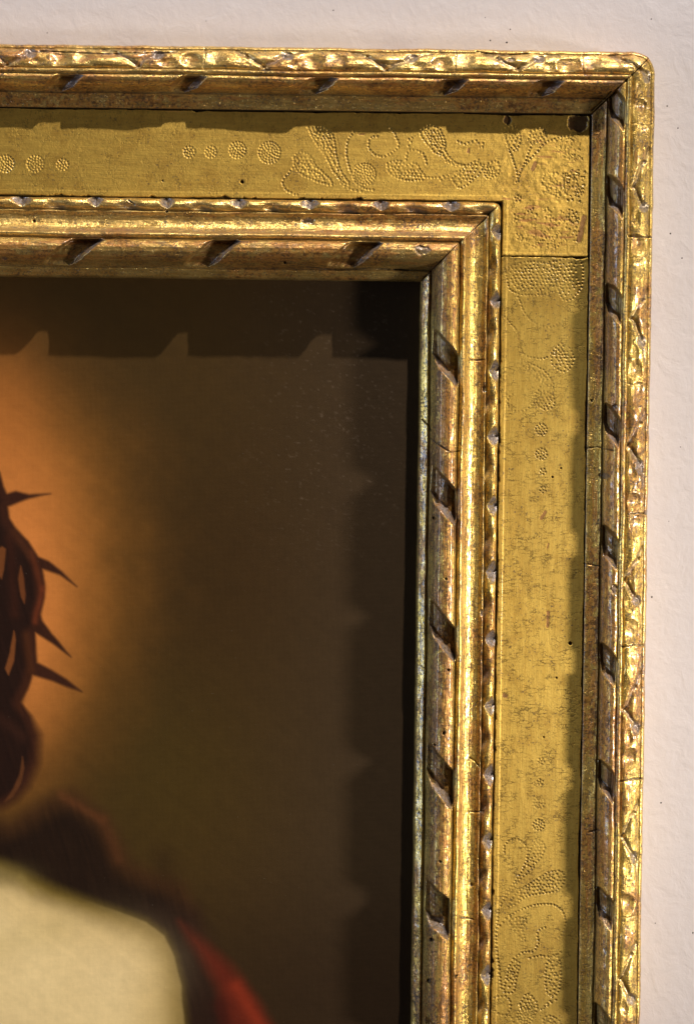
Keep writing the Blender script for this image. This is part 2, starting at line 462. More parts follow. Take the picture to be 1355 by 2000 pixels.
P = P + (np.clip(fbm(X, Y, 7, 4, 3, seed=14) - 0.42, 0, 1) * 0.25 * sm(400, 600, X) * (1 - sm(760, 820, X)) * (1 - sm(900, 1200, Y)))[..., None] * np.array([1, .8, .6]) * 0.5  # dusty speckle highlights painted into the upper right of the canvas
lum = P.mean(-1, keepdims=True)
P = P * (0.80 + 0.20 * np.clip(lum / 0.12, 0, 1))
P = np.clip(P * np.array([0.90, 0.85, 0.80]), 0, 0.98)
canvas_h = 0.6 * fbm(Ap, Bp, 260, octv=2, seed=3)
pt = grid_obj('oil_painting', Ap, Bp, canvas_h, PAINT, color=P)
pt['label'] = 'dark old oil painting with thorny crown, bare shoulder and red cloak inside the gilded frame'
pt['category'] = 'painting'

# ------------------------------------------------------------------ frame
frame = bpy.data.objects.new('picture_frame', None); link(frame)
frame['label'] = 'wide carved gilt wooden picture frame with punched flat frieze, hanging on the pale wall'
frame['category'] = 'picture frame'

S_TOP0, S_RGT1 = -1600.0, 2100.0
VT = -870.0; VR = 1480.0           # limits of the finely built zone


def frame_pos(photo_pts, h):
    return [tuple(float(q) for q in p2f(x, y, h)) for x, y in photo_pts]


# --- profiles (u outward from the opening, h above canvas)
IN = [(0, -3), (0, 12), (0, 30), (1.5, 37), (4, 41.5), (10, 47), (16, 52), (18.5, 52), (20, 48), (21.5, 51), (23, 61), (27, 74), (33, 88), (41, 100.5), (50, 105.5), (58, 106.5), (65, 104),
      (70.5, 99), (74, 92.5), (75.5, 88.5), (77, 93), (80, 97.5), (83, 98.5), (86, 96.5), (88, 91), (89, 87.5), (92, 82), (97, 76.5), (104, 72), (112, 70), (120, 71), (125, 74.5), (127.5, 76), (129.2, 73),
      (130.5, 70), (133, 76), (138, 80), (143, 81), (148, 79), (152, 73.5), (154, 66), (155, 54), (155.5, 46)]
OUT = [(327, 46), (327.5, 58), (328.5, 66), (333, 68), (342, 68.5), (351, 71.5), (355.5, 74), (357.5, 71.5), (359, 74), (361, 82), (365, 95), (371, 106), (378, 113), (384, 115), (388, 113),
       (390.2, 109.5), (391.5, 113), (394, 115.5), (397.5, 115.5), (399.5, 113), (400.7, 109), (403, 111.5), (408, 112.5), (415, 111), (423, 108), (431, 103), (437, 97), (439, 93),
       (440.5, 94.5), (443, 94), (446, 90), (448, 82), (448, 60), (447, 30), (446, 0), (446, WALLH + 0.5)]


def resample(pts, step):
    u = [pts[0][0]]; h = [pts[0][1]]
    for (u0, h0), (u1, h1) in zip(pts[:-1], pts[1:]):
        n_ = max(1, int(round(math.hypot(u1 - u0, (h1 - h0) * 0.6) / step)))
        n_ = min(n_, 5)
        for i in range(1, n_ + 1):
            u.append(u0 + (u1 - u0) * i / n_); h.append(h0 + (h1 - h0) * i / n_)
    return np.array(u), np.array(h)


def cut(Hh, U, S, s0, u_mid, slant, floor, w1, w2, k1, k2, ulo, uhi, curve=0.0):
    """slanted gouge: returns new height and mask"""
    t = S - s0 - slant * (U - u_mid) - curve * (U - u_mid) ** 2 + 1.6 * fbm(S, U, 14, 9, 2, int(abs(s0)) % 97)
    endf = sm(ulo - 4, ulo + 3, U) * (1 - sm(uhi - 1.5, uhi + 2.5, U))
    depth = 27.0 * endf
    hc = np.maximum(Hh - depth, floor - 14) + np.maximum(0, -t - w1) * k1 + np.maximum(0, t - w2) * k2 - 0.10 * (t - w2) * endf
    hc = hc + 1.2 * fbm(S - slant * U, U, 6, 40, 2, 31)
    hc = np.where(depth > 0.5, hc, Hh + 9)
    m = np.where(hc < Hh, np.clip((Hh - hc) / 5, 0, 1), 0)
    ramp = ((hc < Hh - 0.3) & (t > w2 - 2)).astype(float) * np.clip((Hh - hc) / 4, 0, 1)
    return np.minimum(Hh, hc), m, ramp


def build_moulding(kind, rail, mat):
    prof = IN if kind == 'in' else OUT
    us, hs = resample(prof, 1.35)
    if rail == 'top':
        ss = np.concatenate([np.arange(S_TOP0, VT, 12.0), np.arange(VT, 451, 1.5)])
    else:
        ss = np.concatenate([np.arange(-451, VR, 1.5), np.arange(VR, S_RGT1, 12.0)])
    S, U = np.meshgrid(ss, us, indexing='ij')
    Hh = np.repeat(hs[None, :], len(ss), 0)
    seed = 20 + (0 if kind == 'in' else 5) + (0 if rail == 'top' else 11)
    # hand-made unevenness
    side = (U > 446.5) if kind == 'out' else (U < 0.6)
    front = np.where(side, 0.0, 1.0)
    wob = fbm(S, U, 170, 400, 3, seed)
    Hh = Hh + front * (2.2 * wob + 1.4 * fbm(S, U, 42, 16, 3, seed + 1) + 0.45 * fbm(S, U, 11, 5, 2, seed + 2))
    dirt_shade = np.zeros(S.shape); red = np.zeros(S.shape); grey = np.zeros(S.shape); umber = np.zeros(S.shape)
    ln = lambda u0, w: np.exp(-((U - u0) / w) ** 2)
    if kind == 'in':
        dirt_shade += 0.9 * ln(20, 1.2) + 0.55 * ln(75.5, 1.0) + 0.35 * ln(88.6, 1.0) + 0.5 * ln(129.8, 1.0) + 1.0 * sm(153.5, 155, U)
        dirt_shade += 0.45 * np.clip(fbm(S, U, 40, 10, 3, seed + 3) * 1.8 - 0.3, 0, 1) * sm(18, 26, U) * (1 - sm(60, 74, U))
        umber += (1.1 if rail == 'right' else 0.7) * sm(24, 34, U) * (1 - sm(64, 74, U)) * np.clip(0.75 + 0.8 * fbm(S, U, 60, 20, 3, seed + 15), 0, 1)
        umber += 0.35 * sm(96, 125, U) * (1 - sm(126, 128, U)) * (rail == 'top')
        red += 0.35 * sm(24, 34, U) * (1 - sm(66, 76, U)) + 0.45 * ln(126.5, 1.8) + 0.2 * ln(82, 3) + 0.35 * ln(92, 5)
        grey += 0.30 * ln(90, 5) * (rail == 'top')
        if rail == 'top':
            cs = [(-1510), (-1235), (-960)] + [float(p2f(x, 487, 105)[0]) for x in (-131, 141, 411, 691)]
            slant, sg = 1.2, 1
        else:
            cs = [float(p2f(872, y, 105)[1]) for y in (700, 970, 1238, 1522, 1782, 2050, 2318)]
            slant, sg = 1.0, 1
        for i, c in enumerate(cs):
            j = RNG.rand(4)
            if rail == 'top':
                Hh, m, r_ = cut(Hh, U, S, c, 50, slant + 0.6 * (j[0] - .5), 70 + 9 * j[1], 24 + 10 * j[2], 17 + 12 * j[3], 3.6 + 1.4 * j[0], 1.8 + 1.2 * j[1], 24, 70 + 4 * j[0], 0.004)
            else:
                Hh, m, r_ = cut(Hh, U, S, c - 4, 50, slant + 0.5 * (j[0] - .5), 73 + 8 * j[1], 27 + 9 * j[2], 17 + 11 * j[3], 3.2 + 1.6 * j[0], 1.2 + .8 * j[1], 24, 70 + 4 * j[0], -0.002)
            fl = m * (1 - r_)
            dirt_shade = np.maximum(dirt_shade, fl * (0.35 + 0.35 * fbm(S, U, 20, 8, 3, seed + i)))
            red = np.maximum(red, m * 0.35); grey = np.maximum(grey, r_ * np.clip(0.75 + 0.8 * fbm(S, U, 12, 12, 3, seed + 40), 0, 1))
        # carved small bead: outer triangular nicks and inner scoops
        if rail == 'top':
            base = float(p2f(45, 395)[0]); tri = [base + 139 * k_ for k_ in range(-12, 7)]
            scp = [t_ + 70 for t_ in tri]
        else:
            base = float(p2f(968, 722)[1]); tri = [base + 132.5 * k_ for k_ in range(-3, 13)]
            scp = [t_ + 64 for t_ in tri]
        for i, c in enumerate(tri):
            c = c + 6 * (RNG.rand() - .5); wd = 20 + 8 * RNG.rand()
            t = np.abs(S - c + 2.5 * fbm(S, U, 9, 9, 2, seed + i)) / wd + np.clip((152 - U), 0, 99) / 20
            hc = 58 + 20 * t
            m = np.clip((Hh - hc) / 4, 0, 1) * (U > 131)
            Hh = np.where(U > 131, np.minimum(Hh, hc), Hh)
            grey = np.maximum(grey, m); red = np.maximum(red, 0.2 * m)
        for i, c in enumerate(scp):
            c = c + 8 * (RNG.rand() - .5)
            g = np.exp(-((S - c + 0.7 * (U - 136)) / (13 + 5 * RNG.rand())) ** 2) * np.exp(-((U - 135) / 9) ** 2) * (U > 130.3)
            Hh = Hh - 9.0 * g; grey = np.maximum(grey, 0.55 * g)
        bead = sm(131, 136, U) * (1 - sm(148, 153, U))
        Hh = Hh + bead * 1.6 * np.cos((S - tri[0]) / (69 if rail == 'top' else 66) * 2 * np.pi + np.pi)
        # grooves on cove for the tool marks
        chips = [(600, 430, 13, 7), (825, 490, 15, 9), (10, 505, 6, 3)] if rail == 'top' else [(945, 760, 3, 8), (940, 1198, 2.5, 7), (921, 1730, 3, 4), (850, 1800, 16, 12)]
        holes = [(65, 430, 2.6), (556, 512, 2.4), (325, 412, 2.2)] if rail == 'top' else [(847, 1012, 2.2), (875, 1308, 2.4), (866, 1431, 3.0), (849, 1455, 1.8), (890, 1908, 3.2), (843, 1836, 3.2), (838, 1918, 4), (859, 1682, 2.4), (870, 1130, 2.0)]
    else:
        dirt_shade += 0.95 * sm(329.5, 328, U) + 0.85 * ln(357.6, 1.5) + 0.5 * ln(390.3, 0.9) + 0.45 * ln(400.8, 0.9) + 0.4 * ln(439.2, 1.0)
        dirt_shade += 0.45 * np.clip(fbm(S, U, 50, 12, 3, seed + 3) * 1.9 - 0.35, 0, 1) * sm(358, 364, U) * (1 - sm(378, 386, U))
        dirt_shade += 0.5 * sm(447.5, 448, U) * 0.4
        umber += (0.75 if rail == 'right' else 0.4) * sm(358, 362, U) * (1 - sm(380, 388, U)) * np.clip(0.7 + 0.9 * fbm(S, U, 80, 16, 3, seed + 15), 0, 1)
        umber += 0.45 * (1 - sm(350, 358, U)) * np.clip(0.6 + fbm(S, U, 90, 20, 3, seed + 16), 0, 1)
        umber += 0.35 * sm(402, 410, U) * np.clip(fbm(S, U, 40, 22, 3, seed + 17) * 2, 0, 1)
        red += 0.45 * sm(362, 372, U) * (1 - sm(386, 390, U)) + 0.18 * ln(345, 10) + 0.3 * ln(395, 3)
        if rail == 'top':
            cs = [-1660 + 250 * k_ for k_ in range(0, 3)] + [float(p2f(x, 175, 105)[0]) for x in (-140, 118, 362, 612, 868, 1058)]
        else:
            cs = [float(p2f(1195, y, 105)[1]) for y in (213, 385, 597, 835, 1072, 1302, 1530, 1778, 2010, 2240, 2480)]
        for i, c in enumerate(cs):
            j = RNG.rand(4)
            if rail == 'top':
                Hh, m, r_ = cut(Hh, U, S, c, 375, 1.0 + 0.3 * (j[0] - .5), 84 + 5 * j[1], 12 + 5 * j[2], 12 + 6 * j[3], 3.0, 1.5, 362, 387, 0.01)
            else:
                Hh, m, r_ = cut(Hh, U, S, c - 5, 377, 1.15 + 0.2 * (j[0] - .5), 79 + 3 * j[1], 21 + 4 * j[2], 13 + 5 * j[3], 3.6, 1.4, 362, 387, 0.012)
            fl = m * (1 - r_)
            dirt_shade = np.maximum(dirt_shade, fl * (0.5 if rail == 'right' else 0.3)); red = np.maximum(red, m * 0.3); grey = np.maximum(grey, r_ * np.clip(0.75 + 0.8 * fbm(S, U, 12, 12, 3, seed + 40), 0, 1))
        # carved outer band
        if rail == 'top':
            ov = [float(p2f(x, 120, 105)[0]) for x in (-380, -130, 118, 372, 610, 862, 1110)]
            ov = [ov[0] - 250 * k_ for k_ in (4, 3, 2, 1)] + ov + [ov[-1] + 250]
            sgn = 1
        else:
            ov = [float(p2f(1238, y, 105)[1]) for y in (215, 475, 722, 981, 1234, 1483, 1763, 2020, 2275, 2530)]
            ov = [ov[0] - 255] + ov; sgn = 1
        W = U - 420.0
        inb = sm(401.5, 404.5, U) * (1 - sm(436, 439.5, U))
        Hh = Hh + inb * (2.6 * fbm(S, U, 80, 34, 2, seed + 6) + 0.15 * fbm(S, U, 13, 10, 2, seed + 26))
        for i, c in enumerate(ov):
            j = (RNG.rand(10) - .5)
            wv_ = W + 3.5 * fbm(S, U, 26, 26, 2, seed + 7); sv_ = S + 8 * fbm(S, U, 30, 30, 2, seed + 8)
            def scoop(w0, t0, rw, rt, dep, gy=0.0, hard=False):
                nonlocal Hh, grey, dirt_shade
                q = ((wv_ - w0) / rw) ** 2 + ((sv_ - c - t0) / rt) ** 2
                g = (np.clip(1 - q, 0, 1) ** (0.8 if hard else 1.2)) * inb
                Hh = Hh - dep * g; grey = np.maximum(grey, gy * np.clip(g * 2, 0, 1))
            def chan(w0, t0, w1_, t1, wd, dep, gy=0.5):
                nonlocal Hh, grey, dirt_shade
                dd = segdist(wv_, sv_, w0, c + t0, w1_, c + t1)
                g = np.clip(1 - dd / wd, 0, 1) * sm(400.8, 402.5, U) * (1 - sm(437, 440.5, U))
                Hh = Hh - dep * g; grey = np.maximum(grey, gy * np.clip(g * 1.6, 0, 1)); dirt_shade = np.maximum(dirt_shade, 0.25 * g ** 3)
            scoop(-1, 0, 17, 24 + 6 * j[0], 7.0, 0.05)
            umber = np.maximum(umber, 0.9 * inb * np.exp(-((wv_ + 1) / 13) ** 2 - ((sv_ - c + 4) / 19) ** 2))  # shade of scoops facing away from the light, painted in as dark brown
            dirt_shade = np.maximum(dirt_shade, 0.22 * inb * np.exp(-((wv_ + 1) / 11) ** 2 - ((sv_ - c + 8) / 14) ** 2))
            scoop(4, 45, 13, 22, 4.0 + 3 * j[1], 0.15)
            chan(18, 84 + 20 * j[2], 8, 108 + 10 * j[2], 6.5, 4.4, 0.3)
            chan(8, 108 + 10 * j[2], -14 + 6 * j[8], 146 + 14 * j[3], 6.5, 4.6, 0.35)
            chan(-14 + 6 * j[8], 146 + 14 * j[3], 6, 184 + 6 * j[4], 6.5, 4.4, 0.4)
            scoop(9, 190 + 5 * j[4], 10, 14, 4.5, 0.8, True)
            chan(12, 190, 17, 225 + 12 * j[5], 3.5, 2.4, 0.4)
            scoop(-6, 205 + 12 * j[6], 10, 18, 3.5, 0.0)
            scoop(6, 145 + 10 * j[7], 11, 30, -4.0, 0.0); scoop(-5, 82 + 14 * j[1], 12, 30, -3.2, 0.0)
            dd = np.abs(S - (c + 27 + 3 * fbm(S, U, 9, 9, 2, seed + i)))          # age crack below every scoop
            g = np.clip(1 - dd / 1.3, 0, 1) * (U > 401)
            Hh = Hh - 2.0 * g * (RNG.rand() > 0.3); dirt_shade = np.maximum(dirt_shade, 0.7 * g)
        chips = [(1197, 795, 5, 7), (1180, 930, 10, 6), (1195, 1150, 7, 10), (1262, 1000, 5, 4)] if rail == 'right' else [(995, 120, 9, 4), (520, 140, 12, 4)]
        holes = [] if rail == 'top' else [(1157, 783, 2), (1214, 1262, 2)]
        # damaged spots
        pass
    # rubbed-through bole on the high parts, packed grime in patches
    hi = sm(30, 40, U) * (1 - sm(68, 76, U)) + np.exp(-((U - 90) / 4) ** 2) + 0.8 * np.exp(-((U - 126) / 3) ** 2) if kind == 'in' else sm(366, 376, U) * (1 - sm(392, 396, U)) + 0.8 * sm(404, 410, U) * (1 - sm(432, 438, U)) + 0.6 * np.exp(-((U - 345) / 8) ** 2)
    red = red + 1.1 * hi * sm(0.22, 0.42, fbm(S, U, 85, 12, 4, seed + 50))
    dirt_shade = np.maximum(dirt_shade, 0.75 * hi * sm(0.30, 0.50, fbm(S, U, 34, 9, 4, seed + 51)) * (0.5 + 0.5 * sm(-0.1, 0.4, fbm(S, U, 160, 60, 2, seed + 52))))
    umber = umber + 1.0 * sm(-0.05, 0.3, fbm(S, U, 120, 40, 3, seed + 53)) * front
    # along-edge wear
    red = red + 0.25 * np.clip(fbm(S, U, 120, 10, 3, seed + 9) * 2, 0, 1)
    # mitre and pose
    uu = U.copy()
    edge_w = 1.4 * fbm(S, U * 0, 60, 10, 3, seed + 12) + 0.6 * fbm(S, U * 0, 14, 10, 2, seed + 13)
    inner_zone = sm(2, 14, U) * (1 - sm(146, 154, U)) if kind == 'in' else sm(330, 345, U) * (1 - sm(432, 445, U))
    uu = uu + inner_zone * (1.5 * fbm(S, U, 110, 60, 2, seed + 30) + 0.9 * fbm(S, U, 34, 30, 3, seed + 31))
    if kind == 'out':
        # the outline of the outer edge is a little wavy
        uu = uu + edge_w * sm(425, 446, U) * 1.3
        miss = sm(0, 1, (edge_w - 0.9)) * 0
    else:
        uu = uu + edge_w * 0.8 * sm(12, 0, U) + edge_w * 1.0 * sm(150, 155, U)
    if rail == 'top':
        lim = U + 0.0
        Sc = np.minimum(S, lim); A = Sc; B = -uu
        keep = (S[:-1, :-1] < lim[:-1, :-1]) | (S[:-1, 1:] < lim[:-1, 1:])
        dm = lim - S
    else:
        lim = -U
        Sc = np.maximum(S, lim); A = uu; B = Sc
        keep = (S[1:, :-1] > lim[1:, :-1]) | (S[1:, 1:] > lim[1:, 1:])
        dm = S - lim
    # mitre joint: open dark hairline
    mj = np.clip(1 - dm / (1.8 + 1.2 * vnoise(U / 9, U * 0)), 0, 1) * front
    Hh = Hh - 4 * mj; dirt_shade = np.maximum(dirt_shade, 0.9 * mj)
    dirt_shade = np.maximum(dirt_shade, 0.35 * np.clip(1 - dm / 16, 0, 1) * np.clip(0.5 + fbm(S, U, 12, 12, 2, 77), 0, 1))
    # worm holes
    for (x, y, r) in holes:
        a0, b0 = p2f(x, y, 95)
        dd = np.hypot(A - a0, B - b0); g = (1 - sm(r * 0.75, r * 1.25, dd))
        Hh = Hh - 10 * g; dirt_shade = np.maximum(dirt_shade, g)
    cracks = {('in', 'right'): [[(842, 857), (852, 866), (858, 869), (868, 877), (881, 884), (896, 881)], [(918, 702), (930, 704), (947, 702)], [(917, 1482), (928, 1490), (936, 1500)], [(915, 1590), (945, 1588)],
                               [(826, 820), (838, 832), (842, 842)], [(900, 1796), (925, 1800)]],
              ('in', 'top'): [[(600, 520), (660, 526), (720, 522), (800, 526)], [(880, 505), (893, 492), (905, 480)], [(250, 390), (262, 398)]],
              ('out', 'right'): [[(1148, 876), (1170, 874), (1196, 880)], [(1224, 1004), (1245, 1002), (1264, 1005)], [(1216, 1262), (1240, 1258), (1250, 1260)], [(1208, 1524), (1235, 1520), (1256, 1522)],
                                 [(1225, 462), (1250, 464), (1276, 463)], [(1150, 1104), (1175, 1108)], [(1150, 1630), (1172, 1622)]],
              ('out', 'top'): [[(1157, 213), (1168, 203), (1176, 196), (1192, 180)], [(930, 100), (980, 108), (1030, 104)], [(80, 100), (200, 106), (330, 103)]]}[(kind, rail)]
    for cl in cracks:
        dd = np.full(A.shape, 1e9)
        fp = frame_pos(cl, 95)
        for (x0, y0), (x1, y1) in zip(fp[:-1], fp[1:]): dd = np.minimum(dd, segdist(A, B, x0, y0, x1, y1))
        dd = dd + 0.9 * fbm(S, U, 9, 9, 3, 61)
        g = 1 - sm(0.5, 1.6, dd); Hh = Hh - 4 * g; dirt_shade = np.maximum(dirt_shade, 0.95 * g)
    for (x, y, rw, rh) in chips:
        a0, b0 = p2f(x, y, 80)
        q = np.hypot((A - a0) / rw, (B - b0) / rh); g = 1 - sm(0.75, 1.1, q + 0.45 * fbm(S, U, 9, 9, 3, 5))
        Hh = Hh - 3.5 * g + 1.5 * g * fbm(S, U, 5, 5, 2, 6); grey = np.maximum(grey, g * 0.45); dirt_shade = np.maximum(dirt_shade, 0.55 * g)
    # rounded outer corner
    if True:
        c0 = 400.0 if kind == 'out' else 136.0
        for _ in (0,):
            dx = A - c0; dy = -B - c0
            m = (dx > 0) & (dy > 0)
            mx = np.maximum(dx, dy); ln_ = np.hypot(dx, dy) + 1e-9
            f = np.where(m, mx / ln_, 1.0)
            f = 1 - (1 - f) * 0.85
            A = np.where(m, c0 + dx * f, A); B = np.where(m, -(c0 + dy * f), B)
    dirt_shade = np.clip(dirt_shade, 0, 1); red = np.clip(red, 0, 1.6); grey = np.clip(grey, 0, 1)
    # the grid's i axis runs along the rail: flip so normals face the room
    flip = (rail == 'top')
    o = grid_obj('inner_moulding' if kind == 'in' else 'outer_moulding', A, B, Hh, mat, frame, keep,
                 dict(dirt_shade=dirt_shade, red=red, grey=grey, umber=np.clip(umber, 0, 1)), flip=flip)
    return o


o = build_moulding('out', 'top', MOULD_T); o['label'] = 'carved outer edge along the top of the frame'
o = build_moulding('out', 'right', MOULD_R); o['label'] = 'carved outer edge down the right side of the frame'
o = build_moulding('in', 'top', MOULD_T); o['label'] = 'notched inner moulding above the painting'
o = build_moulding('in', 'right', MOULD_R); o['label'] = 'notched inner moulding right of the painting'

# --- punched decoration on the frieze
DOTS = []


def strand(pts, sp=6.2, jit=0.7):
    pts = np.array(pts, float)
    # Catmull-Rom through the points
    P_ = np.vstack([2 * pts[0] - pts[1], pts, 2 * pts[-1] - pts[-2]])
    out = []
    for i in range(1, len(P_) - 2):
        for t in np.linspace(0, 1, 24, endpoint=False):
            p0, p1, p2, p3 = P_[i - 1], P_[i], P_[i + 1], P_[i + 2]
            out.append(0.5 * ((2 * p1) + (-p0 + p2) * t + (2 * p0 - 5 * p1 + 4 * p2 - p3) * t * t + (-p0 + 3 * p1 - 3 * p2 + p3) * t ** 3))
    out = np.array(out); d_ = np.r_[0, np.cumsum(np.hypot(*np.diff(out, axis=0).T))]
    n_ = max(2, int(d_[-1] / sp))
    for s_ in np.linspace(0, d_[-1], n_):
        x = np.interp(s_, d_, out[:, 0]); y = np.interp(s_, d_, out[:, 1])
        DOTS.append((x + jit * (RNG.rand() - .5) * 2, y + jit * (RNG.rand() - .5) * 2, 2.2 + 0.4 * RNG.rand()))


def rosette(x, y, r):
    DOTS.append((x, y, 2.0))
    for rad in np.arange(5.5, r + 0.1, 5.0):
        n_ = max(5, int(2 * math.pi * rad / 5.8)); ph = RNG.rand() * 6
        for k_ in range(n_):
            a_ = ph + 2 * math.pi * k_ / n_
            DOTS.append((x + rad * math.cos(a_) + 0.6 * (RNG.rand() - .5), y + rad * math.sin(a_) + 0.6 * (RNG.rand() - .5), 2.1 + 0.5 * RNG.rand()))


def leaf(poly, sp=7.0, outline=True):
    if outline: strand(list(poly) + [poly[0]], 6.4)
    xs = [p[0] for p in poly]; ys = [p[1] for p in poly]
    gx, gy = np.meshgrid(np.arange(min(xs), max(xs), sp), np.arange(min(ys), max(ys), sp * 0.87))
    gx = gx + (np.arange(gx.shape[0])[:, None] % 2) * sp / 2
    gx = gx + (RNG.rand(*gx.shape) - .5) * 3.2; gy = gy + (RNG.rand(*gy.shape) - .5) * 3.2
    dd = polysdf(gx, gy, list(poly))
    for x, y in zip(gx[dd < -3.5], gy[dd < -3.5]): DOTS.append((x, y, 2.1 + 0.5 * RNG.rand()))


def scatter(poly, n_):
    xs = [p[0] for p in poly]; ys = [p[1] for p in poly]
    c = RNG.rand(n_ * 3, 2) * [max(xs) - min(xs), max(ys) - min(ys)] + [min(xs), min(ys)]
    c = c[polysdf(c[:, 0], c[:, 1], list(poly)) < 0][:n_]
    for x, y in c: DOTS.append((x, y, 1.7 + 0.9 * RNG.rand()))


def Z(pts, s, ox, oy): return [(ox + x / s, oy + y / s) for x, y in pts]


z2 = lambda *p: Z(p, 3.011, 450, 60)
z3 = lambda *p: Z(p, 2.737, 860, 60)
z5 = lambda *p: Z(p, 4.517, 780, 700)
z7 = lambda *p: Z(p, 4.444, 780, 1550)
z4 = lambda *p: Z(p, 4.444, 1060, 1550)
for x, y, r in [(-160, 320, 18), (-110, 318, 22), (-50, 320, 20), (12, 320, 20), (70, 320, 16), (123, 322, 11), (370, 297, 11), (412, 297, 11), (464, 293, 16), (526, 298, 21), (712, 340, 21),
                (1056, 839, 15), (1056, 887, 11), (1059, 921, 9), (1059, 957, 7), (1056, 1487, 9), (1054, 1528, 10), (1052, 1568, 13), (1051, 1612, 15), (1025, 1985, 16), (955, 338, 14), (1010, 388, 10)]:
    rosette(x, y, r)
leaf(z2((370, 745), (410, 712), (470, 740), (505, 800), (560, 850), (600, 905), (520, 890), (430, 850), (385, 810)))
strand(z2((365, 810), (330, 850), (305, 890), (320, 930), (370, 960), (395, 965)))
leaf(z2((465, 590), (530, 565), (590, 600), (612, 660), (622, 745), (655, 840), (700, 900), (660, 890), (600, 820), (560, 740), (505, 665)))
strand(z2((455, 570), (490, 575), (540, 585))); strand(z2((650, 900), (700, 930), (770, 945)))
strand(z2((725, 595), (690, 640), (680, 700), (688, 770), (705, 825), (735, 890), (780, 925), (840, 935)))
strand(z2((862, 620), (825, 628), (808, 670), (822, 705), (855, 732), (895, 742), (942, 720), (988, 675), (965, 610), (940, 575)))
leaf(z2((1125, 580), (1170, 556), (1220, 575), (1250, 630), (1258, 690), (1225, 730), (1185, 700), (1150, 660), (1115, 610)), 6.4)
strand(z2((1235, 720), (1270, 760), (1330, 785), (1380, 800)))
leaf(z2((920, 780), (985, 765), (1030, 790), (1085, 780), (1120, 830), (1140, 870), (1060, 880), (980, 865), (930, 830)))
strand(z2((1032, 760), (1040, 710), (1085, 702), (1130, 725), (1152, 785))); strand(z2((1140, 860), (1200, 865), (1260, 855), (1320, 830), (1370, 825)))
strand(z2((1048, 640), (1065, 625), (1060, 660), (1045, 680)))
strand(z3((0, 580), (22, 640), (70, 700), (130, 720), (190, 720), (250, 715))); strand(z3((30, 700), (90, 720), (150, 715), (200, 690)))
leaf(z3((60, 790), (120, 740), (190, 700), (220, 740), (170, 800), (100, 840)), 8); strand(z3((0, 800), (60, 760), (120, 760)))
strand(z3((90, 590), (130, 605), (190, 590), (215, 630), (225, 600)))
leaf(z3((350, 520), (400, 510), (425, 580), (400, 640), (370, 620), (345, 570)), 7)
strand(z3((330, 530), (360, 620), (395, 720), (415, 810))); strand(z3((545, 540), (490, 600), (450, 700), (400, 815)))
leaf(z3((480, 540), (540, 520), (560, 570), (510, 600), (470, 590)), 7)
leaf(z3((250, 710), (300, 700), (310, 760), (270, 780), (245, 750)), 7)
strand(z3((430, 740), (500, 660), (560, 600), (640, 570), (700, 560)))
scatter(z3((600, 590), (700, 570), (770, 600), (770, 680), (690, 700), (620, 650)), 60)
scatter(z3((520, 770), (640, 740), (770, 740), (765, 860), (740, 920), (630, 900), (540, 870)), 150)
scatter([(1000, 420), (1060, 400), (1130, 405), (1132, 470), (1080, 485), (1010, 480)], 150)
leaf([(985, 525), (1030, 512), (1080, 520), (1100, 555), (1060, 575), (1000, 570)], 7.5)
leaf([(1072, 512), (1130, 508), (1135, 560), (1100, 585)], 8)
strand([(985, 620), (1010, 650), (1020, 690), (1060, 700), (1095, 680), (1120, 640)]); strand([(1010, 580), (1030, 620), (1070, 640), (1110, 620)])
leaf(z5((1070, 10), (1180, 60), (1280, 120), (1355, 230), (1330, 260), (1240, 200), (1150, 130), (1080, 60)), 6.6)
leaf([(1075, 690), (1100, 670), (1120, 700), (1105, 725), (1080, 715)], 7)
strand(z5((990, 320), (950, 360), (950, 410), (1005, 462), (1080, 465), (1130, 440), (1185, 395)))
leaf(z5((1190, 330), (1260, 290), (1350, 330), (1355, 420), (1290, 450), (1220, 420)), 7)
strand([(1060, 735), (1052, 760), (1040, 775)])
strand(z7((910, 512), (908, 455), (950, 408), (1005, 395), (1065, 422), (1108, 482), (1100, 585), (1050, 690), (980, 790), (912, 880), (872, 985)))
leaf(z7((1180, 395), (1245, 430), (1250, 500), (1205, 580), (1120, 640), (1110, 560), (1140, 480)), 7)
strand(z7((1160, 640), (1050, 740), (960, 850), (900, 935)))
leaf(z7((940, 985), (1000, 880), (1110, 800), (1200, 740), (1290, 690), (1400, 680), (1430, 760), (1350, 850), (1210, 870), (1090, 900), (1010, 960)), 7)
strand(z7((955, 1060), (1050, 1010), (1180, 968), (1310, 962), (1400, 1010), (1440, 1130), (1380, 1260)))
strand(z7((855, 1010), (838, 1200), (838, 1330), (852, 1450), (870, 1600), (880, 1700)), 7)
leaf(z7((950, 1110), (1020, 1080), (1100, 1100), (1060, 1180), (1090, 1280), (1000, 1200)), 8)
strand(z7((870, 1150), (915, 1095), (960, 1070)))
strand(z7((1262, 1165), (1195, 1205), (1200, 1310), (1150, 1375), (1070, 1380), (985, 1440)))
leaf(z7((985, 1440), (1040, 1480), (1010, 1600), (985, 1720), (900, 1720), (930, 1600), (950, 1500)), 7)
strand(z7((1130, 1430), (1220, 1410), (1320, 1420), (1400, 1380)))
strand(z7((790, 1785), (880, 1760), (950, 1790), (960, 1870), (940, 1900)))
leaf(z7((1040, 1830), (1110, 1740), (1190, 1830), (1170, 1920), (1080, 1920)), 7)
strand(z7((805, 1870), (870, 1920), (960, 1935), (990, 1990))); strand(z7((1230, 1880), (1320, 1780), (1340, 1700)))
leaf(z4((30, 1480), (90, 1400), (140, 1450), (150, 1600), (120, 1740), (40, 1740), (20, 1600)), 8)
strand(z4((0, 1870), (60, 1830), (110, 1790)))
leaf(z4((0, 1960), (60, 1930), (150, 1990), (140, 2060), (20, 2060)), 7)
